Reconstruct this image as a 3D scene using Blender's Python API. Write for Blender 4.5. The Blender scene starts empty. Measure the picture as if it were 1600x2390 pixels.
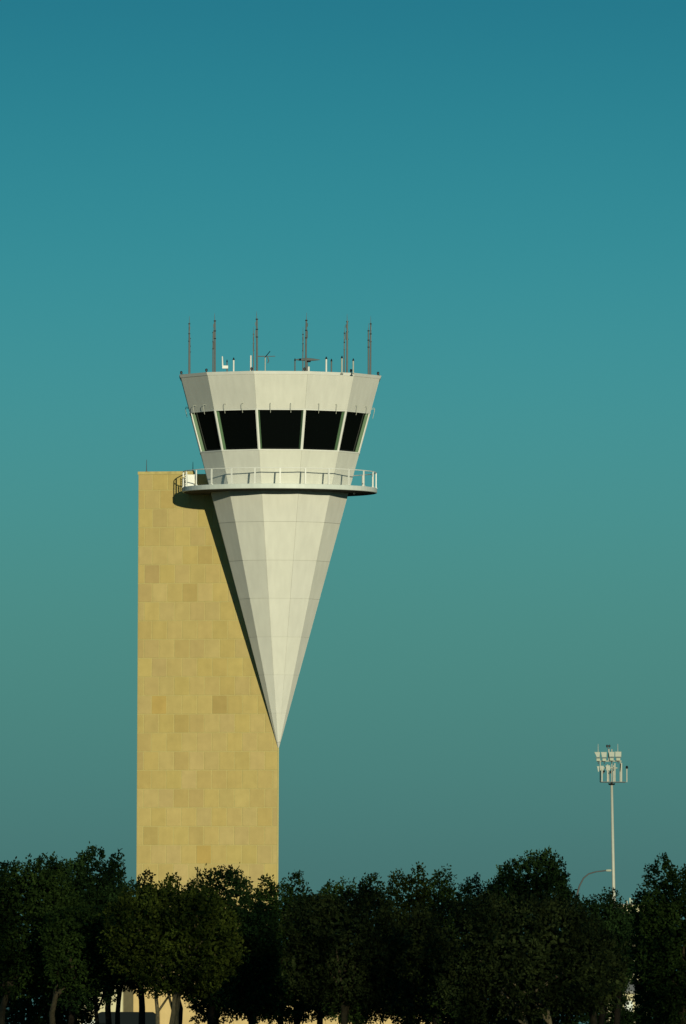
import bpy, math, random
import numpy as np
from mathutils import Vector, Matrix
R = math.radians
scene = bpy.context.scene
col = scene.collection
random.seed(7)

# ------------------------------------------------------------------ camera
F = 27000.0                     # focal length in photo pixels (photo 1600 x 2390)
PITCH, ROLL = math.atan(1205 / F), 0.0045
cam_d = bpy.data.cameras.new('camera')
cam_d.sensor_fit = 'HORIZONTAL'; cam_d.sensor_width = 36.0
cam_d.lens = F / 1600 * 36.0
cam_d.clip_start = 1.0; cam_d.clip_end = 20000
cam = bpy.data.objects.new('camera', cam_d); col.objects.link(cam)
CAM = Vector((0, 0, 1.7))
RM = Matrix.Rotation(R(90) + PITCH, 3, 'X') @ Matrix.Rotation(ROLL, 3, 'Z')
cam.matrix_world = Matrix.Translation(CAM) @ RM.to_4x4()
scene.camera = cam

def at(px, py, Y):
    """world point seen at photo pixel (px, py) at distance Y"""
    d = RM @ Vector(((px - 800) / F, (1195 - py) / F, -1))
    return CAM + d * (Y / d.y)

# ------------------------------------------------------------------ sky, sun, exposure
SUN_AZ, SUN_EL = R(13), R(8.6)            # sun behind the camera, a little to the right
w = bpy.data.worlds.new('World'); scene.world = w; w.use_nodes = True
nt = w.node_tree; nt.nodes.clear()
out = nt.nodes.new('ShaderNodeOutputWorld'); bg = nt.nodes.new('ShaderNodeBackground')
sky = nt.nodes.new('ShaderNodeTexSky'); sky.sky_type = 'NISHITA'; sky.sun_disc = False
sky.sun_elevation = SUN_EL; sky.sun_rotation = R(180) - SUN_AZ
sky.air_density = 1.0; sky.dust_density = 0.6; sky.ozone_density = 3.0
tc = nt.nodes.new('ShaderNodeTexCoord'); sp = nt.nodes.new('ShaderNodeSeparateXYZ')
mr = nt.nodes.new('ShaderNodeMapRange'); mr.inputs[1].default_value = 0.0; mr.inputs[2].default_value = 1.0
pw = nt.nodes.new('ShaderNodeMath'); pw.operation = 'POWER'; pw.inputs[1].default_value = 0.5; pw.use_clamp = True
rp = nt.nodes.new('ShaderNodeValToRGB'); rp.color_ramp.interpolation = 'B_SPLINE'
def lin(c): return tuple(((v / 255) / 12.92 if v / 255 <= .04045 else ((v / 255 + .055) / 1.055) ** 2.4) for v in c)
SKY = [(0.000, (60, 104, 104)), (0.013, (65, 114, 113)), (0.022, (67, 126, 123)), (0.036, (70, 138, 131)),
       (0.052, (62, 146, 150)), (0.068, (43, 140, 152)), (0.090, (12, 115, 136)), (0.20, (18, 92, 122)), (1.0, (8, 52, 84))]
el = rp.color_ramp.elements
while len(el) < len(SKY): el.new(0.5)
for e, (z, c) in zip(el, SKY):
    e.position = math.sqrt(z); e.color = lin(c) + (1,)
scl = nt.nodes.new('ShaderNodeMix'); scl.data_type = 'RGBA'; scl.blend_type = 'MIX'
scl.inputs[0].default_value = 0.04
mul = nt.nodes.new('ShaderNodeVectorMath'); mul.operation = 'SCALE'; mul.inputs[3].default_value = 10.0   # ramp colours divided by the strength
L = nt.links.new
L(tc.outputs['Generated'], sp.inputs[0]); L(sp.outputs[2], pw.inputs[0]); L(pw.outputs[0], rp.inputs[0])
L(rp.outputs[0], mul.inputs[0]); L(mul.outputs[0], scl.inputs[6]); L(sky.outputs[0], scl.inputs[7])
L(scl.outputs[2], bg.inputs[0]); bg.inputs[1].default_value = 0.1; L(bg.outputs[0], out.inputs[0])

sd = bpy.data.lights.new('sun', 'SUN'); sd.energy = 3.8; sd.angle = R(0.5); sd.color = (1.0, 0.93, 0.66)
sun = bpy.data.objects.new('sun', sd); col.objects.link(sun)
sv = Vector((math.sin(SUN_AZ) * math.cos(SUN_EL), -math.cos(SUN_AZ) * math.cos(SUN_EL), math.sin(SUN_EL)))
sun.rotation_euler = sv.to_track_quat('Z', 'Y').to_euler(); sun.location = (150, -200, 120)
scene.view_settings.view_transform = 'Standard'; scene.view_settings.look = 'None'
scene.view_settings.exposure = 0.0; scene.view_settings.gamma = 1.0
scene.view_settings.use_curve_mapping = False

# ------------------------------------------------------------------ materials
def mat(name, c, rough=0.6, spec=0.3, noise=0.0, nscale=3.0, objcol=False, island=0.0, bump=0.0, streak=0.0, metal=0.0, spread=None):
    m = bpy.data.materials.new(name); m.use_nodes = True
    t = m.node_tree; b = t.nodes['Principled BSDF']; lk = t.links.new
    b.inputs['Roughness'].default_value = rough; b.inputs['Specular IOR Level'].default_value = spec
    b.inputs['Metallic'].default_value = metal
    b.inputs['Base Color'].default_value = (*c, 1)
    rgb = t.nodes.new('ShaderNodeRGB'); rgb.outputs[0].default_value = (*c, 1); cur = rgb.outputs[0]
    def mulc(sock, fac_sock):
        x = t.nodes.new('ShaderNodeMix'); x.data_type = 'RGBA'; x.blend_type = 'MULTIPLY'; x.inputs[0].default_value = 1
        lk(sock, x.inputs[6]); lk(fac_sock, x.inputs[7]); return x.outputs[2]
    if objcol:
        oi = t.nodes.new('ShaderNodeObjectInfo'); cur = mulc(cur, oi.outputs['Color'])
    tcn = t.nodes.new('ShaderNodeTexCoord')
    geo = t.nodes.new('ShaderNodeNewGeometry')
    def ramp(sock, lo, hi):
        q = t.nodes.new('ShaderNodeMapRange'); q.inputs[1].default_value = 0.25; q.inputs[2].default_value = 0.75
        q.inputs[3].default_value = lo; q.inputs[4].default_value = hi; lk(sock, q.inputs[0]); return q.outputs[0]
    if noise:
        n = t.nodes.new('ShaderNodeTexNoise'); n.inputs['Scale'].default_value = nscale; n.inputs['Detail'].default_value = 6
        lk(geo.outputs['Position'], n.inputs['Vector']); cur = mulc(cur, ramp(n.outputs[0], 1 - noise, 1 + noise))
    if streak:
        mp = t.nodes.new('ShaderNodeMapping'); mp.inputs['Scale'].default_value = (2.2, 2.2, 0.12)
        lk(geo.outputs['Position'], mp.inputs[0])
        n = t.nodes.new('ShaderNodeTexNoise'); n.inputs['Scale'].default_value = 1.3; n.inputs['Detail'].default_value = 5
        lk(mp.outputs[0], n.inputs['Vector']); cur = mulc(cur, ramp(n.outputs[0], 1 - streak, 1.0))
    if island:
        cr = t.nodes.new('ShaderNodeValToRGB')
        a, bb = spread or ((.6, .65, .6), (1.5, 1.4, 1.2))
        cr.color_ramp.elements[0].color = (*a, 1); cr.color_ramp.elements[1].color = (*bb, 1)
        lk(geo.outputs['Random Per Island'], cr.inputs[0]); cur = mulc(cur, cr.outputs[0])
    if bump:
        n2 = t.nodes.new('ShaderNodeTexNoise'); n2.inputs['Scale'].default_value = 14; n2.inputs['Detail'].default_value = 8
        lk(geo.outputs['Position'], n2.inputs['Vector'])
        bn = t.nodes.new('ShaderNodeBump'); bn.inputs['Strength'].default_value = bump; bn.inputs['Distance'].default_value = 0.02
        lk(n2.outputs[0], bn.inputs['Height']); lk(bn.outputs[0], b.inputs['Normal'])
    lk(cur, b.inputs['Base Color'])
    return m

M = {}
M['panel'] = mat('white_panel_paint', (.64, .65, .59), .5, .2, noise=.035, nscale=.5, streak=.10, objcol=True)
M['seam'] = mat('panel_joint', (.50, .51, .46), .8, .1)
M['white'] = mat('white_metal', (.68, .70, .66), .4, .3, noise=.05, nscale=2)
M['deck'] = mat('deck_paint', (.60, .66, .62), .5, .3, noise=.06, nscale=1.2, streak=.08)
M['stone'] = mat('sandstone', (.462, .368, .145), .9, .05, noise=.07, nscale=1.6, objcol=True, bump=.35, streak=.06)
M['mortar'] = mat('pale_mortar', (.455, .40, .168), .95, .05, noise=.06, nscale=2)
M['coping'] = mat('coping_stone', (.44, .37, .15), .9, .05, noise=.25, nscale=2.5)
M['glass'] = mat('dark_glass', (.002, .003, .003), .06, .35)
M['roof'] = mat('roof_membrane', (.25, .25, .23), .9, .1, noise=.1)
M['mast'] = mat('grey_antenna', (.108, .122, .122), .6, .3, noise=.1, nscale=6)
M['black'] = mat('black_plastic', (.012, .013, .014), .4, .3)
M['galv'] = mat('galvanised_steel', (.40, .42, .36), .5, .4, noise=.08, nscale=4)
M['lampglass'] = mat('floodlight_lens', (.45, .50, .45), .2, .5)
M['tanwall'] = mat('tan_wall', (.55, .42, .20), .9, .05, noise=.06, nscale=1.5, streak=.12)
M['palewall'] = mat('pale_wall', (.60, .56, .36), .9, .05, noise=.06, nscale=1.5, streak=.08)
M['van'] = mat('dark_van_paint', (.004, .008, .010), .6, .05)
M['soffit'] = mat('shade_painted_soffit', (.07, .07, .06), .9, .05, noise=.15)  # shade under the catwalk is put into this dark colour
M['lamp_grey'] = mat('grey_lamp_paint', (.36, .40, .32), .6, .2, noise=.08)
M['lamp_arm'] = mat('dark_lamp_arm', (.075, .08, .08), .7, .2)
M['jamb'] = mat('green_jamb_paint', (.09, .17, .09), .5, .3)
M['side_shade_strip'] = mat('painted_side_shade', (.10, .09, .055), .9, .05, noise=.1)  # dark tone stands for shade on the low building's side face
M['tyre'] = mat('tyre_rubber', (.015, .015, .015), .85, .1)
M['bark'] = mat('bark', (.07, .06, .036), .95, .05, noise=.3, nscale=9, bump=.6)
M['barkdark'] = mat('dark_bark', (.025, .021, .015), .95, .05, noise=.3, nscale=9, bump=.6)
M['barkpale'] = mat('pale_bark', (.20, .17, .10), .95, .05, noise=.25, nscale=9, bump=.6)
M['grass'] = mat('grass_ground', (.05, .058, .022), .95, .05, noise=.35, nscale=.08)
SPR = ((.35, .42, .4), (1.45, 1.35, 1.1))
M['leaf_green'] = mat('leaf_green', (.026, .052, .012), .75, .06, island=1, noise=.45, nscale=.9, spread=SPR)
M['leaf_dark'] = mat('leaf_dark', (.020, .045, .014), .75, .06, island=1, noise=.45, nscale=.9, spread=SPR)
M['leaf_yellow'] = mat('leaf_yellow_green', (.044, .064, .011), .75, .06, island=1, noise=.5, nscale=.8, spread=SPR)
M['leaf_grey'] = mat('leaf_grey_green', (.029, .044, .015), .75, .06, island=1, noise=.5, nscale=.9, spread=SPR)

# ------------------------------------------------------------------ mesh helpers
class MB:
    def __init__(s): s.v = []; s.f = []
    def add(s, vs, fs):
        o = len(s.v); s.v += [tuple(v) for v in vs]; s.f += [tuple(i + o for i in f) for f in fs]; return s
    def hexa(s, b, t):
        n = len(b)
        return s.add(list(b) + list(t), [tuple(reversed(range(n))), tuple(range(n, 2 * n))] +
                     [(i, (i + 1) % n, n + (i + 1) % n, n + i) for i in range(n)])
    def box(s, c, d, M3=None):
        x, y, z = (q / 2 for q in d); c = Vector(c)
        vs = [Vector((a * x, b * y, e * z)) for e in (-1, 1) for a, b in ((-1, -1), (1, -1), (1, 1), (-1, 1))]
        if M3 is not None: vs = [M3 @ v for v in vs]
        vs = [c + v for v in vs]
        return s.hexa(vs[:4], vs[4:])
    def tube(s, pts, rad, n=8, cap=True):
        pts = [Vector(p) for p in pts]
        if not hasattr(rad, '__len__'): rad = [rad] * len(pts)
        o = len(s.v); prev = None
        for i, p in enumerate(pts):
            d = (pts[min(i + 1, len(pts) - 1)] - pts[max(i - 1, 0)]).normalized()
            ref = prev if prev is not None else (Vector((1, 0, 0)) if abs(d.x) < .9 else Vector((0, 1, 0)))
            u = (ref - d * ref.dot(d)).normalized(); v = d.cross(u); prev = u
            for k in range(n):
                a = 2 * math.pi * k / n
                s.v.append(tuple(p + (u * math.cos(a) + v * math.sin(a)) * rad[i]))
        for i in range(len(pts) - 1):
            for k in range(n):
                s.f.append((o + i * n + k, o + i * n + (k + 1) % n, o + (i + 1) * n + (k + 1) % n, o + (i + 1) * n + k))
        if cap:
            s.f.append(tuple(o + k for k in reversed(range(n)))); e = o + (len(pts) - 1) * n
            s.f.append(tuple(e + k for k in range(n)))
        return s
    def lathe(s, prof, n=24, c=(0, 0, 0)):
        o = len(s.v)
        for r, z in prof:
            for k in range(n):
                a = 2 * math.pi * k / n
                s.v.append((c[0] + r * math.cos(a), c[1] + r * math.sin(a), c[2] + z))
        for i in range(len(prof) - 1):
            for k in range(n):
                s.f.append((o + i * n + k, o + i * n + (k + 1) % n, o + (i + 1) * n + (k + 1) % n, o + (i + 1) * n + k))
        s.f.append(tuple(o + k for k in reversed(range(n)))); e = o + (len(prof) - 1) * n
        s.f.append(tuple(e + k for k in range(n)))
        return s
    def mesh(s, name, m, smooth=False):
        me = bpy.data.meshes.new(name); me.from_pydata(s.v, [], s.f)
        if m is not None: me.materials.append(m)
        if smooth: me.shade_smooth()
        me.update(); return me
    def build(s, name, m, parent=None, smooth=False, loc=None):
        return link(name, s.mesh(name, m, smooth), parent, loc)
def link(name, me, parent=None, loc=None):
    o = bpy.data.objects.new(name, me); col.objects.link(o)
    if parent is not None: o.parent = parent
    if loc is not None: o.location = loc
    return o
def tag(o, label=None, cat=None, group=None, kind=None):
    if label: o['label'] = label
    if cat: o['category'] = cat
    if group: o['group'] = group
    if kind: o['kind'] = kind
    return o
def empty(name, loc, label, cat, group=None, rz=0):
    o = bpy.data.objects.new(name, None); col.objects.link(o); o.location = loc; o.rotation_euler.z = rz
    o.empty_display_size = .3
    return tag(o, label, cat, group)
def children(o): return [c for c in list(col.objects) if c.parent == o]
def copy_tree(o, parent=None):
    c = o.copy(); col.objects.link(c)
    if parent is not None: c.parent = parent
    for ch in children(o): copy_tree(ch, c)
    return c

# ------------------------------------------------------------------ ground
g = MB(); n = 64
g.v = [(0, 800, 0)] + [(9000 * math.cos(2 * math.pi * k / n), 800 + 9000 * math.sin(2 * math.pi * k / n), 0) for k in range(n)]
g.f = [(0, 1 + k, 1 + (k + 1) % n) for k in range(n)]
tag(g.build('ground', M['grass']), 'dark grassy ground under the trees', 'ground', kind='structure')

# ------------------------------------------------------------------ control tower
D = 794.0
AX = at(652.4, 1120, D).x                      # axis of cone and cab, standing over the corner of the shaft
tower = empty('control_tower', (AX, D, 0), 'tan stone shaft with white inverted cone and dark windowed cab, whole airport control tower', 'control tower')
ROT = R(0.7)
def pol(r, a, z): return Vector((r * math.sin(a), -r * math.cos(a), z))      # a = 0 faces the camera, local to the tower
ZTIP = at(650, 1750, D).z
dY = 1.8
SLOPE = (233.3 / 34 / .966) / (at(653, 876, D - dY).z - ZTIP)
def RAD(z): return max(0.0, (z - ZTIP) * SLOPE)
ZRIM = at(653, 876, D - 1.8).z; ZWT = at(653, 965, D - 1.6).z; ZWB = at(653, 1055, D - 1.5).z
ZDECK = at(653, 1128.5, D - 6.69).z; ZUND = ZDECK - .33
RING = 227.5 / 34
ca = [ROT + R(15 + 30 * k) for k in range(12)]            # corner angles; facet k runs from ca[k-1] to ca[k]

def panel_mesh(z0, z1, g=.009, th=.05, proud=0.0):
    """one flat trapezoid panel of facet 0 (centred on a = 0 before rotation)"""
    h = math.tan(R(15)); c = math.cos(R(15))
    a0, a1 = RAD(z0) * c, RAD(z1) * c
    s0, s1 = max(a0 * h - g, .001), max(a1 * h - g, .001)
    nb = Vector((0, -1, -SLOPE * c)).normalized() * proud
    b = [Vector((-s0, -a0, z0)), Vector((s0, -a0, z0)), Vector((s1, -a1, z1)), Vector((-s1, -a1, z1))]
    inn = [v + Vector((0, th, 0)) for v in b]
    return [v + nb for v in b], [v + nb for v in inn]

def facets(name, z0, z1, parent, ks=range(12), tints=None, g=.009):
    f, i = panel_mesh(z0, z1, g)
    me = MB().hexa(i, f).mesh(name, M['panel'])
    for k in ks:
        o = link(name, me, parent); o.rotation_euler.z = ROT + R(30 * k)
        q = random.uniform(.965, 1.02); o.color = (q, q, q * random.uniform(.985, 1.01), 1)

# --- shaft: triangular plan, prow corner under the cone axis
TH = R(17); FW = 10.21
e1 = Vector((-math.cos(TH), math.sin(TH), 0)); nrm = Vector((-math.sin(TH), -math.cos(TH), 0))
e2 = Vector((-math.sin(R(11)), math.cos(R(11)), 0))
corner = Vector((at(649.3, 1900, D).x - AX + .0, 0, 0))
fl = corner + e1 * FW
ZS = at(321, 1101, D + fl.y).z                # shaft top
SH = .20
A, B_, C_ = corner, corner + e2 * FW * .95, fl
core = MB().hexa([A, B_, C_], [v + Vector((0, 0, ZS - SH)) for v in (A, B_, C_)])
shaft = core.build('shaft', M['mortar'], tower)
cop = MB()
c0, c1 = corner + e1 * 6.25, fl
for (p, q) in ((c0, c1),):
    b = [p + nrm * .05, q + nrm * .05 + e1 * .04, q - nrm * .35 + e1 * .04, p - nrm * .35]
    cop.hexa([v + Vector((0, 0, ZS - SH)) for v in b], [v + Vector((0, 0, ZS)) for v in b])
p, q = fl, B_
d_ = (q - p).normalized(); nn = Vector((-d_.y, d_.x, 0))
b = [p + d_ * .4 + nn * .05, q + nn * .05, q - nn * .35, p + d_ * .4 - nn * .35]
cop.hexa([v + Vector((0, 0, ZS - SH)) for v in b], [v + Vector((0, 0, ZS - .005)) for v in b])
cop.build('coping', M['coping'], shaft)
# corner trim, a narrow bright edge strip
tr = MB()
b = [corner + nrm * .045 + Vector((.03, -.01, 0)), corner + e2 * .3 + Vector((.03, 0, 0)), corner + e1 * .07 - nrm * .1, corner + e1 * .07 + nrm * .045]
tr.hexa(b, [v + Vector((0, 0, ZTIP + .4)) for v in b])
tr.build('corner_trim', M['mortar'], shaft)
TW, TROW, JT = 1.0935, 43.74 / 34.0, .045
dark_tiles = {}
for (row, x, tone) in [(1, 388, 1), (5, 354, 2), (6, 338, 1), (6, 442, 1.3), (3, 460, 1), (4, 477, 1), (9, 330, 1), (9, 355, 1.2), (9, 423, 1),
                       (9, 457, 1.5), (12, 370, 3), (12, 510, 2), (13, 421, 1.3), (13, 455, .8), (15, 421, 1.3), (15, 336, 1), (16, 474, 1), (16, 509, 1.4),
                       (17, 421, 1.2), (17, 455, 1.6), (19, 350, 1.2), (19, 455, 1.2), (20, 474, 3), (14, 335, 1.6), (16, 330, .8), (10, 360, .8), (8, 355, .6),
                       (10, 505, .7), (18, 560, .7), (18, 640, 1), (2, 360, .6)]:
    dark_tiles.setdefault(row, []).append((x, tone))
tile_cache = {}
def tile_mesh(wd, ht, th):
    key = (round(wd, 3), round(ht, 3))
    if key not in tile_cache:
        ch = .012
        m_ = MB()
        def ring(i, y): return [Vector((-wd / 2 + i, y, -ht / 2 + i)), Vector((wd / 2 - i, y, -ht / 2 + i)), Vector((wd / 2 - i, y, ht / 2 - i)), Vector((-wd / 2 + i, y, ht / 2 - i))]
        r0, r1, r2 = ring(0, 0), ring(0, -th + ch), ring(ch, -th)
        m_.v = [tuple(v) for v in r0 + r1 + r2]
        m_.f = [(k, (k + 1) % 4, 4 + (k + 1) % 4, 4 + k) for k in range(4)] + [(4 + k, 4 + (k + 1) % 4, 8 + (k + 1) % 4, 8 + k) for k in range(4)] + [(8, 9, 10, 11)]
        tile_cache[key] = m_.mesh('stone_tile', M['stone'])
    return tile_cache[key]
NROW = 25
for r in range(NROW):
    zt = ZS - r * TROW - (SH if r == 0 else 0); zb = ZS - (r + 1) * TROW
    # u measured from the left end of the face
    first = TW * .43 if r % 2 == 1 else TW * .94
    cuts = [0.0, first]
    while cuts[-1] + TW < FW - .12: cuts.append(cuts[-1] + TW)
    cuts.append(FW - .07)
    for u0, u1 in zip(cuts[:-1], cuts[1:]):
        uc = (u0 + u1) / 2
        pt = fl - e1 * uc
        zc = (zt + zb) / 2
        if (pt.xy.length + .8) < RAD(zb) * .9 or zc < 0 or u1 - u0 < .12: continue
        o = link('stone_tile', tile_mesh(u1 - u0 - JT, zt - zb - JT, .018 + .0), shaft)
        px = 800 + ((AX + pt.x) / (D + pt.y)) * F + ROLL * 400
        tone = 0
        for (x, t_) in dark_tiles.get(r, []):
            if abs(x - px) < 17.6: tone = t_
        q = random.uniform(.95, 1.04) - .055 * tone
        if tone >= 3: cc = (.97, .89, .74)
        else: cc = (q, q * (1 - .018 * tone) * random.uniform(.985, 1.012), q * random.uniform(.92, 1.1) * (1 - .02 * tone))
        o.color = (*cc, 1)
        o.location = fl - e1 * uc + Vector((0, 0, zc)) + nrm * random.uniform(-.002, .004)
        o.rotation_euler = (0, 0, -TH)
# small dark stains are in the coping noise

# --- cone cladding
zs = [ZTIP] + [at(653, y, D - 3.0).z for y in (1662, 1573, 1485, 1396, 1308, 1219)] + [ZUND - .0]
prof = [pol(max(RAD(z) * .995 - .045, .002), a, z) for z in (ZTIP, ZWB) for a in ca]
cone = MB().hexa(prof[:12], prof[12:]).build('cone', M['seam'], tower)
for z0, z1 in zip(zs[:-1], zs[1:]):
    facets('cladding_panel', z0 + .012, z1 - .012, cone)
# --- cab wall between deck and sill
cabw = MB().hexa([pol(RAD(ZDECK) - .06, a, ZDECK - .05) for a in ca], [pol(RAD(ZWB - .1) - .06, a, ZWB - .1) for a in ca]).build('cab_wall', M['seam'], tower)
facets('cladding_panel', ZDECK + .01, ZWB - .09, cabw)
# sill band
def band(z0, z1, off0, off1, inset):
    m_ = MB()
    o0 = [pol(RAD(z0) + off0, a, z0) for a in ca]; o1 = [pol(RAD(z1) + off1, a, z1) for a in ca]
    i0 = [pol(RAD(z0) - inset, a, z0) for a in ca]; i1 = [pol(RAD(z1) - inset, a, z1) for a in ca]
    vs = o0 + o1 + i1 + i0; fs = []
    for L_ in range(4):
        M_ = (L_ + 1) % 4
        for k in range(12):
            kk = (k + 1) % 12
            fs.append((L_ * 12 + k, L_ * 12 + kk, M_ * 12 + kk, M_ * 12 + k))
    return m_.add(vs, fs)
band(ZWB - .088, ZWB, .035, .035, .5).build('window_sill', M['white'], tower)
band(ZWT, ZWT + .09, .03, .03, .5).build('window_head', M['white'], tower)
# --- parapet above the windows
par = MB().hexa([pol(RAD(ZWT + .1) - .06, a, ZWT + .095) for a in ca], [pol(RAD(ZRIM - .2) - .06, a, ZRIM - .22) for a in ca]).build('parapet_wall', M['seam'], tower)
facets('cladding_panel', ZWT + .1, ZRIM - .215, par)
band(ZRIM - .21, ZRIM, .035, .07, .35).build('roof_rim', M['white'], tower)
MB().hexa([pol(RAD(ZRIM) - .36, a, ZRIM - .2) for a in ca], [pol(RAD(ZRIM) - .36, a, ZRIM - .12) for a in ca]).build('roof', M['roof'], tower)
# --- windows, recessed behind deep mullions
INS = .24
c15, t15 = math.cos(R(15)), math.tan(R(15))
a0, a1 = RAD(ZWB) * c15 - INS, RAD(ZWT) * c15 - INS
gl = MB().hexa([(-a0 * t15, -a0 + .04, ZWB + .002), (a0 * t15, -a0 + .04, ZWB + .002), (a1 * t15, -a1 + .04, ZWT - .002), (-a1 * t15, -a1 + .04, ZWT - .002)],
               [(-a0 * t15, -a0, ZWB + .002), (a0 * t15, -a0, ZWB + .002), (a1 * t15, -a1, ZWT - .002), (-a1 * t15, -a1, ZWT - .002)]).mesh('window', M['glass'])
mu = MB()
w_ = .085
def mring(z): 
    r = RAD(z) + .01
    return [Vector((-w_, -r + .03, z)), Vector((0, -r, z)), Vector((w_, -r + .03, z)), Vector((w_, -r + .09, z)), Vector((-w_, -r + .09, z))]
def jring(z):
    r = RAD(z) + .01; j_ = w_ + .012
    return [Vector((-j_, -r + .09, z)), Vector((j_, -r + .09, z)), Vector((j_ + .06, -r + INS + .14, z)), Vector((-j_ - .06, -r + INS + .14, z))]
mu.hexa(mring(ZWB + .001), mring(ZWT - .001))
jambme = MB().hexa(jring(ZWB + .001), jring(ZWT - .001)).mesh('jamb', M['jamb'])
mume = mu.mesh('mullion', M['white'])
for k in range(12):
    o = link('window', gl, tower); o.rotation_euler.z = ROT + R(30 * k)
    o = link('mullion', mume, tower); o.rotation_euler.z = ca[k]
    link('jamb', jambme, o)
MB().hexa([pol(RAD(ZWB) - .75, a, ZWB) for a in ca], [pol(RAD(ZWT) - .75, a, ZWT) for a in ca]).build('cab_core', M['black'], tower)
# --- hook brackets above the windows
zb_ = ZWT + .42; rb = RAD(zb_) * c15
br = MB().tube([(0, -rb + .02, zb_), (0, -rb - .17, zb_ + .04), (0, -rb - .22, zb_ - .02), (0, -rb - .2, zb_ - .2), (0, -rb - .1, zb_ - .62)], .017, 6)
brme = br.mesh('hook_bracket', M['galv'])
for k in range(12):
    for s_ in (-.21, .21):
        o = link('hook_bracket', brme, tower); hw = RAD(ZWT) * c15 * t15
        a = ROT + R(30 * k); o.rotation_euler.z = a
        o.location = Vector((math.cos(a), math.sin(a), 0)) * (s_ * 2 * hw)
# --- catwalk ring with railing
NS = 96
ri = RAD(ZUND) * .95
MB().lathe([(ri, -.05), (RING - .1, -.012), (RING - .1, .01), (ri, .01)], NS, (0, 0, ZUND)).build('deck_soffit', M['soffit'], tower)  # underside of the ring, its shade painted in by the dark colour
ring = MB().lathe([(ri, .02), (RING - .25, .0), (RING - .03, .0), (RING, .03), (RING, .31), (RING - .02, .33), (RING - .4, .335), (ri, .335)], NS, (0, 0, ZUND))
ring.f = ring.f[:-2]
ringo = ring.build('catwalk', M['deck'], tower)
ring_seams = MB()
rail_pts = [pol(RING - .07, R(.6) + 2 * math.pi * k / 96, ZDECK + 1.08) for k in range(97)]
def in_shaft(a):
    a = (math.degrees(a) + 180) % 360 - 180
    return -168 < a < -108
rl = MB(); run = []
for k in range(97):
    a = R(.6) + 2 * math.pi * k / 96
    if in_shaft(a):
        if len(run) > 1: rl.tube(run, .034, 6)
        run = []
    else: run.append(pol(RING - .07, a, ZDECK + 1.08))
if len(run) > 1: rl.tube(run, .034, 6)
railing = rl.build('railing', M['white'], tower)
pm = MB().box((0, 0, .53), (.10, .07, 1.07)).box((0, 0, .02), (.2, .16, .04)).mesh('railing_post', M['white'])
for k in range(24):
    a = R(.6 + 15 * k)
    if in_shaft(a): continue
    o = link('railing_post', pm, railing); o.location = pol(RING - .07, a, ZDECK); o.rotation_euler.z = a
# --- obstruction lights on the rim corners
ol = MB().lathe([(.05, 0), (.05, .08), (.085, .1), (.085, .2), (.05, .26)], 10).mesh('obstruction_light', M['black'])
for k in range(12):
    o = link('obstruction_light', ol, tower); o.location = pol(RAD(ZRIM) - .12, ca[k] - R(1.6), ZRIM - .002)
# downlight at the right under the deck
MB().lathe([(.05, -.12), (.09, -.02)], 10, pol(RAD(ZUND) + .35, R(78), ZUND)).build('under_deck_lamp', M['white'], tower)

# --- cabinet on the catwalk
cb = empty('equipment_cabinet', tower.location + pol(RING - .55, R(-97), ZDECK + .006), 'white cabinet standing behind the railing at left end of catwalk', 'cabinet')
MB().box((0, 0, .45), (.5, .5, .86)).build('body', M['white'], cb)
MB().box((0, 0, .90), (.56, .56, .04)).build('lid', M['white'], cb)
MB().box((-.05, -.262, .45), (.36, .02, .7)).build('door', M['white'], cb)
lad = MB()
for k in range(6): lad.box((-.36, -.1, .15 + .14 * k), (.1, .04, .04))
lad.box((-.41, -.1, .5), (.03, .05, 1.0)); lad.box((-.31, -.1, .5), (.03, .05, 1.0))
lad.build('side_ladder', M['white'], cb)

# ------------------------------------------------------------------ antennas on the cab roof (things of their own)
ROOFZ = ZRIM - .12
def mast_thing(loc, hgt, wh, rad, label, group, mk='mast'):
    t = empty('antenna_mast', loc, label, 'antenna', group)
    MB().tube([(0, 0, 0), (0, 0, hgt * .55), (0, 0, hgt)], [rad, rad * .92, rad * .75], 8).build('pole', M[mk], t)
    MB().box((0, 0, .03), (.3, .3, .06)).build('base_plate', M['mast'], t)
    MB().tube([(rad * .2, 0, hgt - .02), (rad * .25, 0, hgt + wh)], [.022, .008], 6).build('whip', M['mast'], t)
    for f_ in (.66, .8, .985):
        MB().lathe([(rad * 1.22, hgt * f_ - .03), (rad * 1.22, hgt * f_ + .03)], 8).build('clamp', M['black'], t)
    MB().box((rad + .02, 0, hgt * .72), (.04, .06, .5)).build('dipole', M['mast'], t)
    MB().box((rad + .02, 0, hgt * .9), (.04, .06, .24)).build('dipole', M['mast'], t)
    return t
MH = 3.68
words = {0: 'front right of centre', 1: 'front', 2: 'right'}
names12 = ['tall grey whip mast on front rim, just right of the cab centre seam',
           'tall grey whip mast on front rim above second facet from right',
           'tall grey whip mast on rim at the far right corner, nearer of the close pair',
           'tall grey whip mast at right rear corner, half hidden behind the rightmost mast',
           'thin dark whip mast on rear rim beside second tall mast from right',
           'thin dark whip mast on rear rim beside mast right of the cab centre',
           'thin dark whip mast on rear rim beside mast left of the cab centre',
           'thin dark whip mast on rear rim behind second tall mast from left',
           'tall grey whip mast at left rear corner, behind the leftmost one',
           'leftmost tall grey whip mast on the cab roof corner',
           'second tall grey whip mast from left on the front rim',
           'tall grey whip mast on front rim, just left of the cab centre seam']
MASTX = [713, 809.5, 864, 859.5, 802.5, 706.5, 591.5, 496.5, 442.5, 441, 501, 599.5]      # photo column of each mast foot
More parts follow.
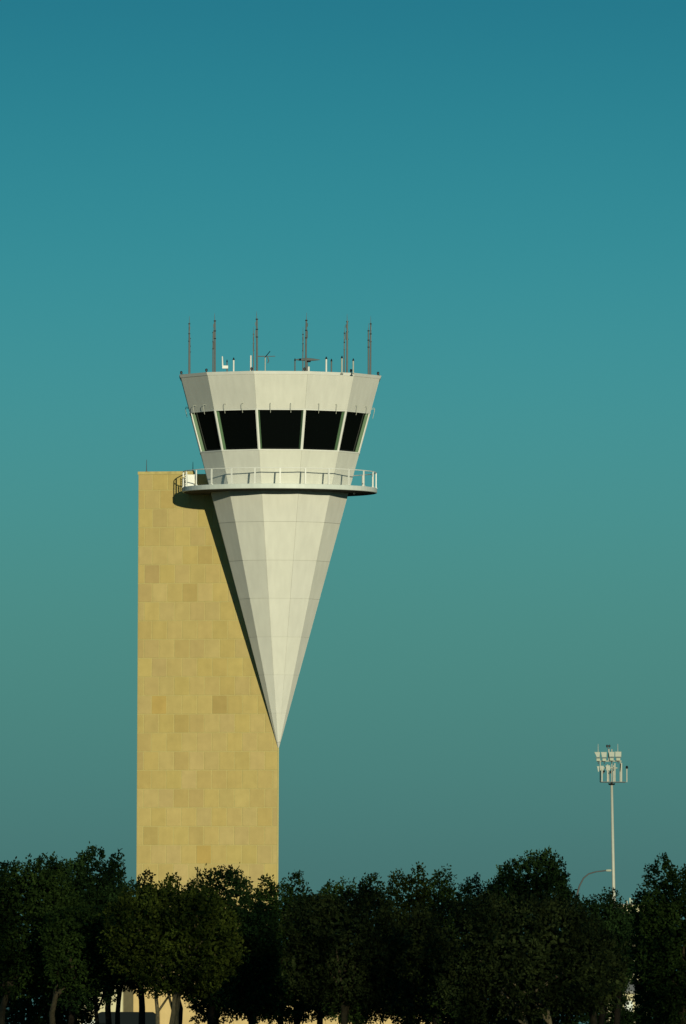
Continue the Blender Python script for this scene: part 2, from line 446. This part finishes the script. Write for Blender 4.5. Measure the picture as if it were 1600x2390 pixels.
for k in range(12):
    fr = math.cos(ca[k])
    yy = D - 6.45 * fr
    p_ = Vector((at(MASTX[k], 865, yy).x, yy, ROOFZ))
    rad = .07 if fr > .3 else .062 if abs(fr) < .3 else .045
    h = MH + (.03 * (k % 3) if fr > 0 else -.22)
    if k == 8: h -= .6          # shorter one that hides behind its neighbour
    t = mast_thing(p_, h, .48, rad, names12[k], 'tall whip masts round the cab roof')
    t.rotation_euler = (random.uniform(-.006, .006), random.uniform(.0, .010), random.uniform(0, 6))
def stick(px, ytop, a_front, rad, mk, label, tip=True, base=866):
    Y = D - 5.6 if a_front else D + 2
    P = at(px, ytop, Y)
    t = empty('rod_antenna', (P.x, Y, ROOFZ), label, 'antenna', 'short rod antennas on the cab roof')
    h = P.z - ROOFZ
    MB().tube([(0, 0, 0), (0, 0, h)], rad, 8).build('rod', M[mk], t)
    MB().box((0, 0, .02), (.2, .2, .04)).build('base_plate', M['mast'], t)
    if tip: MB().lathe([(rad * 1.25, h - .02), (rad * 1.3, h + .03), (.02, h + .16)], 8).build('tip', M['black'], t)
    return t
stick(529.5, 845, 1, .035, 'mast', 'thin grey rod antenna beside the small white bracket box')
stick(545, 840, 1, .055, 'white', 'short white rod antenna with dark tip, left part of roof')
stick(585, 830, 1, .055, 'white', 'plain white rod antenna beside the thin dark rear mast left of centre', tip=False)
stick(688, 842, 1, .045, 'mast', 'short dark rod antenna left end of the flat radar bar')
stick(761, 838, 1, .06, 'white', 'short white rod antenna with dark tip, right part of roof')
stick(773, 843, 1, .05, 'mast', 'short grey rod antenna right of a white dark tipped rod')
stick(797.5, 836, 1, .055, 'galv', 'short pale rod antenna close left of a mast pair at right')
stick(824, 842, 1, .05, 'galv', 'short pale rod antenna between the two rightmost tall masts')
stick(720, 856, 1, .07, 'white', 'stubby white antenna under the flat radar bar', tip=False)
# white bracket with upright and box
P = at(518.5, 832, D - 5.6)
t = empty('bracket_antenna', (P.x, D - 5.6, ROOFZ), 'white upright rod on a small white horizontal box, left part of roof', 'antenna')
hb = at(520, 857, D - 5.6).z - ROOFZ
MB().tube([(.35, 0, 0), (.35, 0, hb)], .03, 8).build('post', M['mast'], t)
MB().box((.2, 0, hb), (.40, .25, .2)).build('box', M['white'], t)
MB().tube([(.03, 0, hb), (0, 0, P.z - ROOFZ)], [.055, .04], 8).build('rod', M['white'], t)
MB().box((.35, 0, .02), (.2, .2, .04)).build('base_plate', M['mast'], t)
# crossed dipole
P = at(622, 832, D - 4.0)
t = empty('crossed_antenna', (P.x - .1, D - 4.0, ROOFZ), 'thin crossed dipole antenna on a mast left of roof centre', 'antenna')
hb = P.z - ROOFZ
MB().tube([(0, 0, 0), (0, 0, hb)], .035, 8).build('mast', M['galv'], t)
MB().tube([(-.52, 0, hb), (.1, 0, hb)], .035, 6).tube([(.1, 0, hb), (.68, .1, hb + .02)], .028, 6).build('crossbar', M['mast'], t)
MB().tube([(.02, -.3, hb - .05), (.32, .3, hb + .36)], .03, 6).build('tilted_element', M['black'], t)
MB().tube([(.14, 0, hb), (.24, .05, hb - .3), (.17, .1, hb - .45)], .035, 6).build('feed_cable', M['mast'], t)
# flat rotating bar
P = at(716, 840, D - 4.4)
t = empty('radar_bar', (P.x, D - 4.4, ROOFZ), 'flat horizontal rotating radar bar on the roof right of centre', 'radar antenna')
hb = P.z - ROOFZ
MB().tube([(0, 0, 0), (0, 0, hb - .06)], [.08, .06], 8).build('mast', M['mast'], t)
bb = MB(); pr = [(-.78, .025), (-.55, .07), (0, .11), (.5, .075), (.8, .03), (.9, .012)]
bb.tube([(x, 0, hb + .02 - abs(x) * .02) for x, r_ in pr], [r_ for x, r_ in pr], 8).build('bar', M['mast'], t)
MB().lathe([(.16, hb - .16), (.2, hb - .08), (.12, hb - .05)], 10, (.08, 0, 0)).build('motor_housing', M['black'], t)
# two thin rods on top of the shaft
for px, yt, lab in ((334, 1073, 'thin lightning rod near the outer left corner of shaft top'), (443, 1078, 'thin lightning rod on shaft top behind the white cabinet')):
    u = (649.3 - px) / 34 / math.cos(TH); pp = tower.location + corner + e1 * u - nrm * .2
    t = empty('lightning_rod', (pp.x, pp.y, ZS), lab, 'rod', 'lightning rods on the shaft top')
    MB().tube([(0, 0, 0), (0, 0, at(px, yt, pp.y).z - ZS)], [.028, .014], 6).build('rod', M['black'], t)
    MB().lathe([(.07, 0), (.07, .05)], 8).build('base', M['mast'], t)

# ------------------------------------------------------------------ floodlight mast at right
YM = 850.0; pm_ = F / YM
base = at(1431.5, 2083, YM); topp = at(1426.7, 1826, YM)
sl = (base.x - topp.x) / (base.z - topp.z)
gx = topp.x + sl * (0 - topp.z)
fm = empty('floodlight_mast', (gx, YM, 0), 'tall pale floodlight mast with clustered heads above the trees at right', 'floodlight mast')
tl = lambda px, py, dy=0: at(px, py, YM + dy) - Vector((gx, YM, 0))
MB().tube([(0, 0, 0), tl(1431.5, 2083), tl(1426.7, 1826)], [.16, .125, .09], 12).build('pole', M['galv'], fm, True)
pc = tl(1430, 1825)
pl = MB().box(pc + Vector((0, 0, 0)), (58 / pm_, 1.3, .05))
pl.build('platform', M['mast'], fm)
MB().lathe([(.2, -.12), (.26, -.03), (.26, .0)], 12, tl(1426.7, 1828)).build('platform_collar', M['black'], fm)
for (px, yt, wd, dy) in ((1404, 1788, .1, -.6), (1417, 1784, .1, -.6), (1420, 1794, .08, .6), (1431, 1786, .08, .6), (1434, 1781, .1, -.6), (1446.5, 1792, .08, .6), (1449.5, 1780, .1, -.6), (1462, 1792, .075, 0)):
    b0 = tl(px, 1825, dy); b1 = tl(px, yt, dy)
    MB().tube([b0, b1], wd * .55, 6).build('platform_post', M['galv'], fm)
MB().lathe([(.08, -.05), (.1, .05), (.06, .16)], 8, tl(1462, 1792)).build('beacon', M['black'], fm)
for y_, x0, x1 in ((1776, 1392, 1449.5), (1792, 1398, 1440)):
    MB().tube([tl(x0, y_, -.3), tl(x1, y_, -.3)], .045, 6).build('crossarm', M['galv'], fm)
for px, y0, y1 in ((1395, 1776, 1736), (1441, 1776, 1736), (1420, 1776, 1748)):
    MB().tube([tl(px, y0, -.3), tl(px, y1, -.3)], [.035, .014] if px != 1420 else .05, 6).build('rod', M['galv'], fm)
for px, y0, y1 in ((1400, 1776, 1825), (1427, 1748, 1825), (1447, 1776, 1800)):
    MB().tube([tl(px, y0, -.3), tl(px, y1, 0)], .04, 6).build('upright', M['galv'], fm)
MB().tube([tl(1416, 1743), tl(1418.5, 1750), tl(1421, 1743)], .03, 6).build('beacon_bracket', M['mast'], fm)
for px in (1416, 1421.4):
    MB().lathe([(.05, -.09), (.075, -.04), (.075, .05), (.04, .1)], 10, tl(px, 1741)).build('twin_beacon', M['black'], fm)
def flood(px0, px1, y0, y1, skew, visor=True):
    x0, x1 = tl(px0, y0, -.45), tl(px1, y1, -.45)
    wd, ht = abs(x1.x - x0.x), abs(x0.z - x1.z); c = (x0 + x1) / 2
    sk = skew / pm_
    f = [Vector((-wd / 2, -.22, ht / 2)), Vector((wd / 2, -.22, ht / 2)), Vector((wd / 2 - sk * .2, -.12, -ht / 2)), Vector((-wd / 2 + sk, -.12, -ht / 2))]
    bk = [Vector((v.x * .8, .2, v.z * .7)) for v in f]
    h = MB().hexa([c + v for v in bk], [c + v for v in f]).build('floodlight', M['lamp_grey'], fm)
    gl_ = [Vector((v.x * .88, v.y - .012, v.z * .86)) for v in f]
    MB().hexa([c + v + Vector((0, .01, 0)) for v in gl_], [c + v for v in gl_]).build('lens', M['lampglass'], h)
    if visor:
        vz = -ht / 2 - .19
        MB().box(c + Vector((sk * .45, -.05, vz)), (wd * .62, .3, .19)).build('ballast_box', M['lamp_grey'], h)
        MB().box(c + Vector((sk * .35, -.02, -ht / 2 - .05)), (wd * .9, .25, .05)).build('yoke', M['mast'], h)
        MB().tube([c + Vector((sk * .45, 0, vz - .09)), c + Vector((sk * .5, .15, vz - .3))], .03, 6).build('bracket', M['mast'], h)
flood(1386, 1399.5, 1755, 1767, 6); flood(1401.5, 1415, 1755, 1767, 2.5); flood(1419.5, 1433, 1754.5, 1766, 1.5); flood(1434.5, 1449, 1754, 1766, .5)
flood(1392, 1397.6, 1788, 1801, 3, False); flood(1398.5, 1408, 1787, 1798, 1, False); flood(1412.5, 1423, 1786, 1798, 1, False)
for px, y in ((1407.5, 1801), (1425.5, 1801), (1435.5, 1794)):
    MB().box(tl(px, y, .35), (.16, .3, .24) if px < 1430 else (.07, .2, .1), Matrix.Rotation(.5, 3, 'Y')).build('junction_box', M['black'], fm)

# ------------------------------------------------------------------ curved street lamp
YL = 700.0
s0 = at(1344, 2100, YL)
lp = empty('street_lamp', (s0.x, YL, 0), 'grey street lamp with curved arm reaching from a round tree towards the mast', 'street lamp')
q = lambda px, py: at(px, py, YL) - Vector((s0.x, YL, 0))
MB().tube([(0, 0, 0), (0, 0, q(1344, 2110).z), q(1346.5, 2085), q(1352, 2066), q(1361, 2049), q(1373, 2039), q(1390, 2034), q(1416, 2031)], [.09, .08, .06, .05, .045, .042, .04, .04], 10).build('curved_pole', M['lamp_arm'], lp, True)
a_, b_ = q(1413.5, 2031), q(1426, 2031)
MB().tube([a_, a_ + (b_ - a_) * .25, a_ + (b_ - a_) * .8, b_], [.05, .07, .075, .04], 10).build('lamp_head', M['lamp_grey'], lp)

# ------------------------------------------------------------------ low buildings behind the trees
YB = 770.0
bx0, bx1 = at(287, 2380, YB).x, at(1060, 2380, YB).x
bd = empty('low_building', (bx0, YB, 0), 'long low tan building glimpsed between the trunks below the tower', 'building')
WB = bx1 - bx0; HB = 6.0
MB().hexa([(0.02, .06, 0), (WB, .06, 0), (WB, 14, 0), (-.68, 14, 0)], [(0.02, .06, HB), (WB, .06, HB), (WB, 14, HB), (-.68, 14, HB)]).build('wall', M['tanwall'], bd)
MB().hexa([(-.1, -.1, HB), (WB + .1, -.1, HB), (WB + .1, 14.1, HB), (-.8, 14.1, HB)], [(-.1, -.1, HB + .3), (WB + .1, -.1, HB + .3), (WB + .1, 14.1, HB + .3), (-.8, 14.1, HB + .3)]).build('roof', M['roof'], bd)
np_ = 18; pmh = MB().box((0, 0, HB / 2 - .01), (WB / np_ - .03, .06, HB - .04)).mesh('wall_panel', M['tanwall'])
MB().box((.33, -.02, HB / 2 - .02), (.70, .16, HB - .06)).build('side_shade_strip', M['side_shade_strip'], bd)  # strip painted dark in place of the building's shaded side face
for k in range(np_):
    o = link('wall_panel', pmh, bd); o.location = (WB * (k + .5) / np_, .03, 0)
YB2 = 766.0
ax0, ax1 = at(170, 2380, YB2).x, at(286, 2380, YB2).x
an = empty('annex_building', (ax0, YB2, 0), 'pale cream wall of an annex left of the tan building, behind black trunk', 'building')
MB().box(((ax1 - ax0) / 2, 4, 2.6), (ax1 - ax0, 8, 5.2)).build('wall', M['palewall'], an)
MB().box(((ax1 - ax0) / 2, 4, 5.35), (ax1 - ax0 - .02, 8.4, .3)).build('roof', M['roof'], an)
MB().box(((ax1 - ax0) * .32, -.04, 1.1), (1.0, .08, 2.2)).build('door', M['deck'], an)
# shed at right
YS_ = 690.0
x0, x1 = at(1400, 2380, YS_).x, at(1500, 2380, YS_).x
sh = empty('pale_shed', (x0, YS_, 0), 'small pale wall patch of a shed seen in the gap at lower right', 'shed')
hs = at(1480, 2318, YS_).z
MB().box(((x1 - x0) / 2, 2, hs / 2), (x1 - x0, 4, hs)).build('wall', M['palewall'], sh)
MB().hexa([(-.2, -.2, hs), (x1 - x0 + .2, -.2, hs), (x1 - x0 + .2, 4.2, hs), (-.2, 4.2, hs)], [(-.2, -.2, hs + .15), (x1 - x0 + .2, -.2, hs + .15), (x1 - x0 + .2, 2, hs + .7), (-.2, 2, hs + .7)]).build('roof', M['roof'], sh)
MB().box((at(1466, 2380, YS_).x - x0, -.04, hs * .45), (.5, .08, hs * .88)).build('downpipe_panel', M['deck'], sh)
# distant white building top at right
YD = 1500.0
x0, x1 = at(1440, 2090, YD).x, at(1520, 2090, YD).x
ds = empty('distant_building', (x0, YD, 0), 'bright sliver of a distant white building top between trees at right', 'building')
hd = at(1480, 2112, YD).z
MB().box(((x1 - x0) / 2, 8, hd / 2), (x1 - x0, 16, hd)).build('wall', M['palewall'], ds)
MB().box(((x1 - x0) / 2, 8, hd + .08), (x1 - x0 + .3, 16.3, .16)).build('roof', M['roof'], ds)
for px, hh in ((1463, .4), (1470, .8), (1474, .55)):
    MB().box((at(px, 2090, YD).x - x0, 1.5, hd + .16 + hh / 2), (.18, .6, hh)).build('roof_vent', M['lamp_grey'], ds)

# ------------------------------------------------------------------ dark van
YV = 715.0
xr = at(366, 2380, YV).x
vn = empty('parked_van', (xr - 2.3, YV, 0), 'dark parked van with plain roof below the pale building at lower left', 'van')
hv = at(300, 2361, YV).z
pf = [(-2.35, .35), (2.3, .35), (2.33, hv - .4), (2.22, hv - .12), (2.05, hv), (-1.1, hv), (-1.3, hv - .08), (-1.75, 1.35), (-2.3, 1.15), (-2.4, .8)]
MB().hexa([(x, -.95, z) for x, z in reversed(pf)], [(x, .95, z) for x, z in reversed(pf)]).build('body', M['van'], vn)
for x in (-1.55, 1.45):
    for y in (-.86, .86):
        wv = MB().tube([(x, y - .13, .36), (x, y + .13, .36)], .36, 18).build('wheel', M['tyre'], vn)
        MB().tube([(x, y - .15, .36), (x, y + .15, .36)], .2, 12).build('rim', M['mast'], wv)
MB().hexa([(-1.62, -.965, 1.42), (-.85, -.965, 1.42), (-.85, -.965, 2.0), (-1.4, -.965, 2.0)], [(-1.62, -.953, 1.42), (-.85, -.953, 1.42), (-.85, -.953, 2.0), (-1.4, -.953, 2.0)]).build('side_window', M['glass'], vn)
MB().box((-2.38, -.6, .85), (.06, .3, .18)).build('headlight', M['lampglass'], vn)
MB().box((-2.38, .6, .85), (.06, .3, .18)).build('headlight', M['lampglass'], vn)
MB().box((0, -.97, .55), (3, .02, .06)).build('side_trim', M['black'], vn)

# ------------------------------------------------------------------ trees
def leaf_mesh(rng, pos, axis, L_, W_):
    """quads: pos (n,3) leaf base, axis (n,3) unit direction"""
    n = len(pos)
    rv = rng.normal(size=(n, 3)); sd_ = np.cross(axis, rv); sd_ /= np.linalg.norm(sd_, axis=1, keepdims=True) + 1e-9
    L_ = L_[:, None]; W_ = W_[:, None]
    v = np.empty((n, 4, 3)); v[:, 0] = pos; v[:, 2] = pos + axis * L_
    mid = pos + axis * L_ * .5
    v[:, 1] = mid + sd_ * W_; v[:, 3] = mid - sd_ * W_
    return v.reshape(-1, 3)
def quads(name, v, m):
    n = len(v) // 4
    me = bpy.data.meshes.new(name)
    me.vertices.add(len(v)); me.vertices.foreach_set('co', v.astype(np.float32).ravel())
    me.loops.add(n * 4); me.loops.foreach_set('vertex_index', np.arange(n * 4, dtype=np.int32))
    me.polygons.add(n); me.polygons.foreach_set('loop_start', np.arange(0, n * 4, 4, dtype=np.int32))
    me.update(calc_edges=True); me.materials.append(m); me.validate(); return me
def unit(a): return a / (np.linalg.norm(a, axis=-1, keepdims=True) + 1e-9)

def tree(kind, label, px, ytop, hw, ybot, Y, leaf, bark, seed, dens=1.0, stems=1, trunk_px=None, sparse=0.0, flat=.9, upr=.55, nl=16, group='trees in the belt below the tower'):
    rng = np.random.default_rng(seed); rr = random.Random(seed)
    Y = 470 + (Y - 470) * .5
    k = F / Y
    cx = at(px, 2200, Y).x
    zt = at(px, ytop, Y).z; zb = at(px, ybot, Y).z
    tp = at(trunk_px if trunk_px else px, 2390, Y).x
    root = empty(kind, (tp, Y, 0), label, 'tree', group)
    rx = hw / k; ry = rx * flat; rz = (zt - zb) / 2; zc = (zt + zb) / 2
    off = np.array([cx - tp, 0, zc])
    # lobes on an ellipsoid shell
    lob = []
    for i in range(nl):
        u = (i + .5) / nl; ph = i * 2.399963 + rr.random() * .6
        cz = 1 - 2 * u; s_ = (1 - abs(cz) ** 3) ** (1 / 3)
        fr_ = rr.uniform(.50, .66)
        lr = rr.uniform(.28, .44)
        lob.append((np.array([s_ * math.cos(ph) * rx * fr_, s_ * math.sin(ph) * ry * fr_, cz * rz * fr_]), lr))
    lob.append((np.array([0, 0, 0]), .80)); lob.append((np.array([0, 0, rz * .42]), .5))
    ax3 = np.array([rx, ry, rz])
    for c, lr in list(lob[:nl]):
        for q_ in range(9):
            d_ = unit(rng.normal(size=3) + unit(c / ax3) * .9 + np.array([0, 0, .25]))
            lob.append((c + d_ * ax3 * lr * rr.uniform(.62, .85), lr * rr.uniform(.34, .5)))
    am = (rx * ry * rz) ** (1 / 3)
    # fit the lobes to the wanted outline
    zhi = max(c[2] / rz + r_ * (.6 + .4 * am / rz) for c, r_ in lob); xhi = max(abs(c[0]) / rx + r_ * (.6 + .4 * am / rx) for c, r_ in lob)
    fit = np.array([1 / xhi, 1 / xhi, .99 / zhi])
    ax3 = ax3 * fit; am = (ax3[0] * ax3[1] * ax3[2]) ** (1 / 3)
    lob = [(c * fit, r_) for c, r_ in lob]
    lc = np.array([c for c, r_ in lob]); lrr = np.array([r_ for c, r_ in lob])
    lra = lrr[:, None] * (ax3 * .6 + am * .4)[None, :]
    ns = int(380 * dens * (rx * ry + rx * rz + ry * rz) * 1.35)
    li = rng.choice(len(lob), ns, p=lrr ** 2 / (lrr ** 2).sum())
    dr = unit(rng.normal(size=(ns, 3))); 
    rad = rng.uniform(.80, 1.0, ns) + (rng.random(ns) < .05) * rng.uniform(0, .08, ns)
    p0 = lc[li] + dr * lra[li] * rad[:, None]
    keep = np.ones(ns, bool)
    for j in range(len(lob)):
        dd = np.linalg.norm((p0 - lc[j]) / lra[j], axis=1)
        keep &= ~((dd < .8) & (li != j))
    keep &= (p0[:, 2] > -rz * 1.02)
    if sparse:
        cl = np.sin(p0[:, 0] * 3.1 + seed) + np.sin(p0[:, 1] * 2.7 + 1.3 * seed) + np.sin(p0[:, 2] * 3.7 + .7 * seed)
        keep &= (cl > -1.2 + sparse) | (rng.random(ns) < .35)
    p0 = p0[keep]; dr = dr[keep]
    ol_ = unit(p0 / ax3)
    sd3 = unit(ol_ * .7 + dr * .5 + np.array([0, 0, upr]) + rng.normal(size=p0.shape) * .28)
    nlv = 7
    sl_ = rng.uniform(.16, .36, len(p0))
    V = []
    for q_ in range(nlv):
        t_ = q_ / (nlv - 1)
        b_ = p0 + sd3 * (sl_ * t_)[:, None] + rng.normal(size=p0.shape) * .035
        la = unit(sd3 * .7 + rng.normal(size=p0.shape) * .75)
        V.append(leaf_mesh(rng, b_, la, rng.uniform(.10, .18, len(p0)), rng.uniform(.03, .055, len(p0))))
    # inner foliage that closes the crown
    ni = int(len(p0) * .8)
    li = rng.choice(len(lob), ni, p=lrr ** 3 / (lrr ** 3).sum())
    pi = lc[li] + unit(rng.normal(size=(ni, 3))) * lra[li] * (rng.uniform(.15, .86, ni) ** .6)[:, None]
    V.append(leaf_mesh(rng, pi, unit(rng.normal(size=pi.shape)), rng.uniform(.2, .36, ni), rng.uniform(.07, .12, ni)))
    v = np.concatenate(V) + off
    link('crown', quads('crown', v, M[leaf]), root)
    # trunk with limbs
    tb = MB()
    zf = zb + rz * .45
    for s_ in range(stems):
        a = 2 * math.pi * s_ / max(stems, 1) + rr.random()
        sp_ = (.0 if stems == 1 else .30)
        fx, fy = math.cos(a) * sp_, math.sin(a) * sp_ * .6
        r0 = rr.uniform(.15, .19) if stems == 1 else rr.uniform(.10, .13)
        pts = [Vector((fx * .5, fy * .5, -.1))]
        for j in range(1, 6):
            t_ = j / 5
            pts.append(Vector((fx * (1 + 1.1 * t_) + (cx - tp) * max(0, (t_ - .75) / .25) + rr.uniform(-.06, .06), fy * (1 + 1.1 * t_) + rr.uniform(-.08, .08), zf * t_)))
        tb.tube(pts, [r0 * 1.25, r0, r0 * .9, r0 * .82, r0 * .72, r0 * .6], 9)
        top = pts[-1]; low = pts[3]
        for j in range(5 if stems == 1 else 3):
            c_, lr = lob[rr.randrange(nl)]
            e_ = Vector(c_ * 1.05 + off); st = top if j > 1 else pts[4] if j else low
            mid = st.lerp(e_, .5) + Vector((0, 0, .15 - .25 * rr.random()))
            tb.tube([st, st.lerp(mid, .5) + Vector((0, 0, -.05)), mid, e_], [r0 * .5, r0 * .42, r0 * .3, r0 * .1], 6)
    tb.build('trunk', M[bark], root, True)
    return root

T = tree
# back row
T('oak_tree', 'large dark tree with a domed top behind the tree at left edge', 170, 1984, 116, 2372, 545, 'leaf_dark', 'barkdark', 11, trunk_px=165)
T('oak_tree', 'narrow dark tree whose peak rises right of the left dome', 255, 1994, 46, 2340, 560, 'leaf_dark', 'barkdark', 12, upr=.8, trunk_px=252)
T('oak_tree', 'low dark tree filling the dip at left foot of the shaft', 318, 2036, 52, 2328, 575, 'leaf_dark', 'barkdark', 13, trunk_px=330)
T('oak_tree', 'pale tipped green tree low before the shaft, left of centre', 374, 2050, 62, 2325, 560, 'leaf_yellow', 'barkdark', 14, trunk_px=417)
T('oak_tree', 'dark tree with rounded top standing before the middle of the shaft', 508, 2028, 98, 2372, 545, 'leaf_dark', 'barkdark', 15, trunk_px=490)
T('oak_tree', 'green tree with broad top at right foot of the shaft', 655, 2042, 82, 2388, 545, 'leaf_green', 'barkdark', 16)
T('oak_tree', 'small low tree right of the shaft before the sky', 745, 2062, 55, 2392, 560, 'leaf_dark', 'barkdark', 17)
T('oak_tree', 'mid green tree between shaft and twin topped tree', 830, 2048, 85, 2394, 550, 'leaf_green', 'barkdark', 18)
T('oak_tree', 'twin topped yellowish green tree right of centre', 950, 2026, 62, 2394, 540, 'leaf_yellow', 'barkdark', 19)
T('oak_tree', 'second crest of the twin topped trees right of centre', 1018, 2028, 46, 2394, 548, 'leaf_green', 'barkdark', 20)
T('oak_tree', 'small dark tree in the notch left of the tall round crown', 1088, 2046, 40, 2392, 565, 'leaf_dark', 'barkdark', 21)
T('oak_tree', 'tall dark tree with big round crown above the belt at right', 1243, 1988, 122, 2395, 560, 'leaf_dark', 'barkdark', 22, dens=1.05)
T('oak_tree', 'dark shoulder tree left of the tall round crown', 1160, 2020, 52, 2395, 575, 'leaf_dark', 'barkdark', 23)
T('oak_tree', 'low dark tree before the foot of the floodlight mast', 1402, 2082, 74, 2340, 560, 'leaf_dark', 'barkdark', 24)
T('oak_tree', 'low dark tree under the distant white building sliver', 1470, 2100, 72, 2302, 575, 'leaf_dark', 'barkdark', 25, trunk_px=1438)
# front row
T('elm_tree', 'sliver of dark crown cut by the left border, behind the broad tree', -8, 2020, 60, 2400, 520, 'leaf_dark', 'bark', 44)
T('elm_tree', 'broad green tree cut by the left edge of the picture', 72, 2004, 142, 2326, 485, 'leaf_green', 'bark', 31, trunk_px=5, dens=1.0, nl=20)
T('elm_tree', 'lower green tree right beside the left edge tree', 178, 2120, 78, 2326, 478, 'leaf_green', 'bark', 32, trunk_px=121)
T('elm_tree', 'yellow green broad tree with three pale stems before the shaft', 405, 2072, 165, 2332, 470, 'leaf_yellow', 'barkpale', 33, stems=3, trunk_px=392, dens=1.05, nl=22)
T('elm_tree', 'dark tree with black forked trunk left of the three stemmed tree', 262, 2110, 85, 2330, 500, 'leaf_dark', 'barkdark', 34, trunk_px=252, stems=2)
T('elm_tree', 'dark gap filling tree right of the three stemmed tree', 585, 2110, 75, 2386, 515, 'leaf_dark', 'barkdark', 35)
T('mesquite_tree', 'grey green twiggy tree right of the shaft foot', 800, 2072, 150, 2388, 480, 'leaf_grey', 'bark', 36, sparse=.5, nl=20)
T('mesquite_tree', 'grey twiggy tree below the twin crests', 955, 2120, 95, 2390, 500, 'leaf_grey', 'bark', 37, sparse=.5)
T('mesquite_tree', 'wide twiggy yellow grey tree with forked trunk at lower right', 1205, 2088, 225, 2384, 465, 'leaf_grey', 'barkpale', 38, sparse=.6, nl=24, stems=2, trunk_px=1252)
T('mesquite_tree', 'smaller twiggy tree joined to right of the wide forked one', 1385, 2170, 75, 2352, 475, 'leaf_grey', 'bark', 39, sparse=.5)
T('elm_tree', 'tall green tree cut by the right edge of the picture', 1590, 2002, 96, 2410, 500, 'leaf_green', 'bark', 40, upr=.8)
T('elm_tree', 'lower green tree left of the right edge tree', 1530, 2075, 52, 2410, 515, 'leaf_green', 'bark', 41)
# low understorey behind the trunks
for i, (px, yt, hw, yb, lab) in enumerate(((70, 2230, 80, 2440, 'low dark bushy tree behind the trunks at left edge'), (165, 2240, 62, 2440, 'low dark bushy tree behind the second trunk from left'),
        (1060, 2200, 85, 2440, 'low dark bushy tree left of the forked trunk'), (1190, 2200, 90, 2440, 'low dark bushy tree behind the forked trunk'),
        (1320, 2200, 80, 2440, 'low dark bushy tree right of the forked trunk'), (1412, 2225, 46, 2440, 'low dark bushy tree left of the pale shed gap'), (1552, 2200, 66, 2440, 'low dark bushy tree right of the pale shed gap'),
        (830, 2200, 85, 2404, 'low dark bushy tree behind the grey twiggy tree'), (960, 2210, 80, 2404, 'low dark bushy tree below the twin crests'), (1476, 2352, 34, 2450, 'low bush hiding the foot of the pale shed'), (505, 2230, 66, 2384, 'low dark bushy tree right of the pale stems'),
        (690, 2200, 80, 2390, 'low dark bushy tree in the black gap right of the shaft'), (590, 2220, 75, 2386, 'low dark bushy tree in the black gap under the shaft'))):
    T('bushy_tree', lab, px, yt, hw, yb, 600, 'leaf_dark', 'barkdark', 60 + i, group='low trees behind the trunks')

# added unseen trees beyond the right edge, put there to shade the tree belt
def added_shade_tree(x, y, h, r, label, seed):
    rng = np.random.default_rng(seed)
    root = empty('added_shade_poplar', (x, y, 0), label, 'tree', 'added unseen poplars that shade the tree belt')
    n_ = int(TALL_N * h / 34 * r / 3.4)
    z_ = rng.uniform(.06, 1, n_); a_ = rng.uniform(0, 2 * math.pi, n_)
    rr_ = r * np.sqrt(rng.random(n_)) * np.minimum(1, np.minimum((z_ - .02) * 7, (1.02 - z_) * 6))
    p_ = np.stack([rr_ * np.cos(a_), rr_ * np.sin(a_), z_ * h], 1)
    v = leaf_mesh(rng, p_, unit(rng.normal(size=p_.shape)), rng.uniform(.35, .75, n_), rng.uniform(.16, .3, n_))
    link('crown', quads('crown', v, M['leaf_green']), root)
    MB().tube([(0, 0, -.1), (.05, 0, h * .4), (0, .05, h * .93)], [.42, .3, .06], 10).build('trunk', M['bark'], root, True)
TALL_N = 3400
for i in range(11):
    added_shade_tree(16.4 + 5.6 * i, 345 + (i % 3) * 2.2, 38.5 + 1.5 * math.sin(i * 2.1), 3.6, 'added tall slender poplar, unseen beyond the right edge, shading the tree belt', 200 + i)
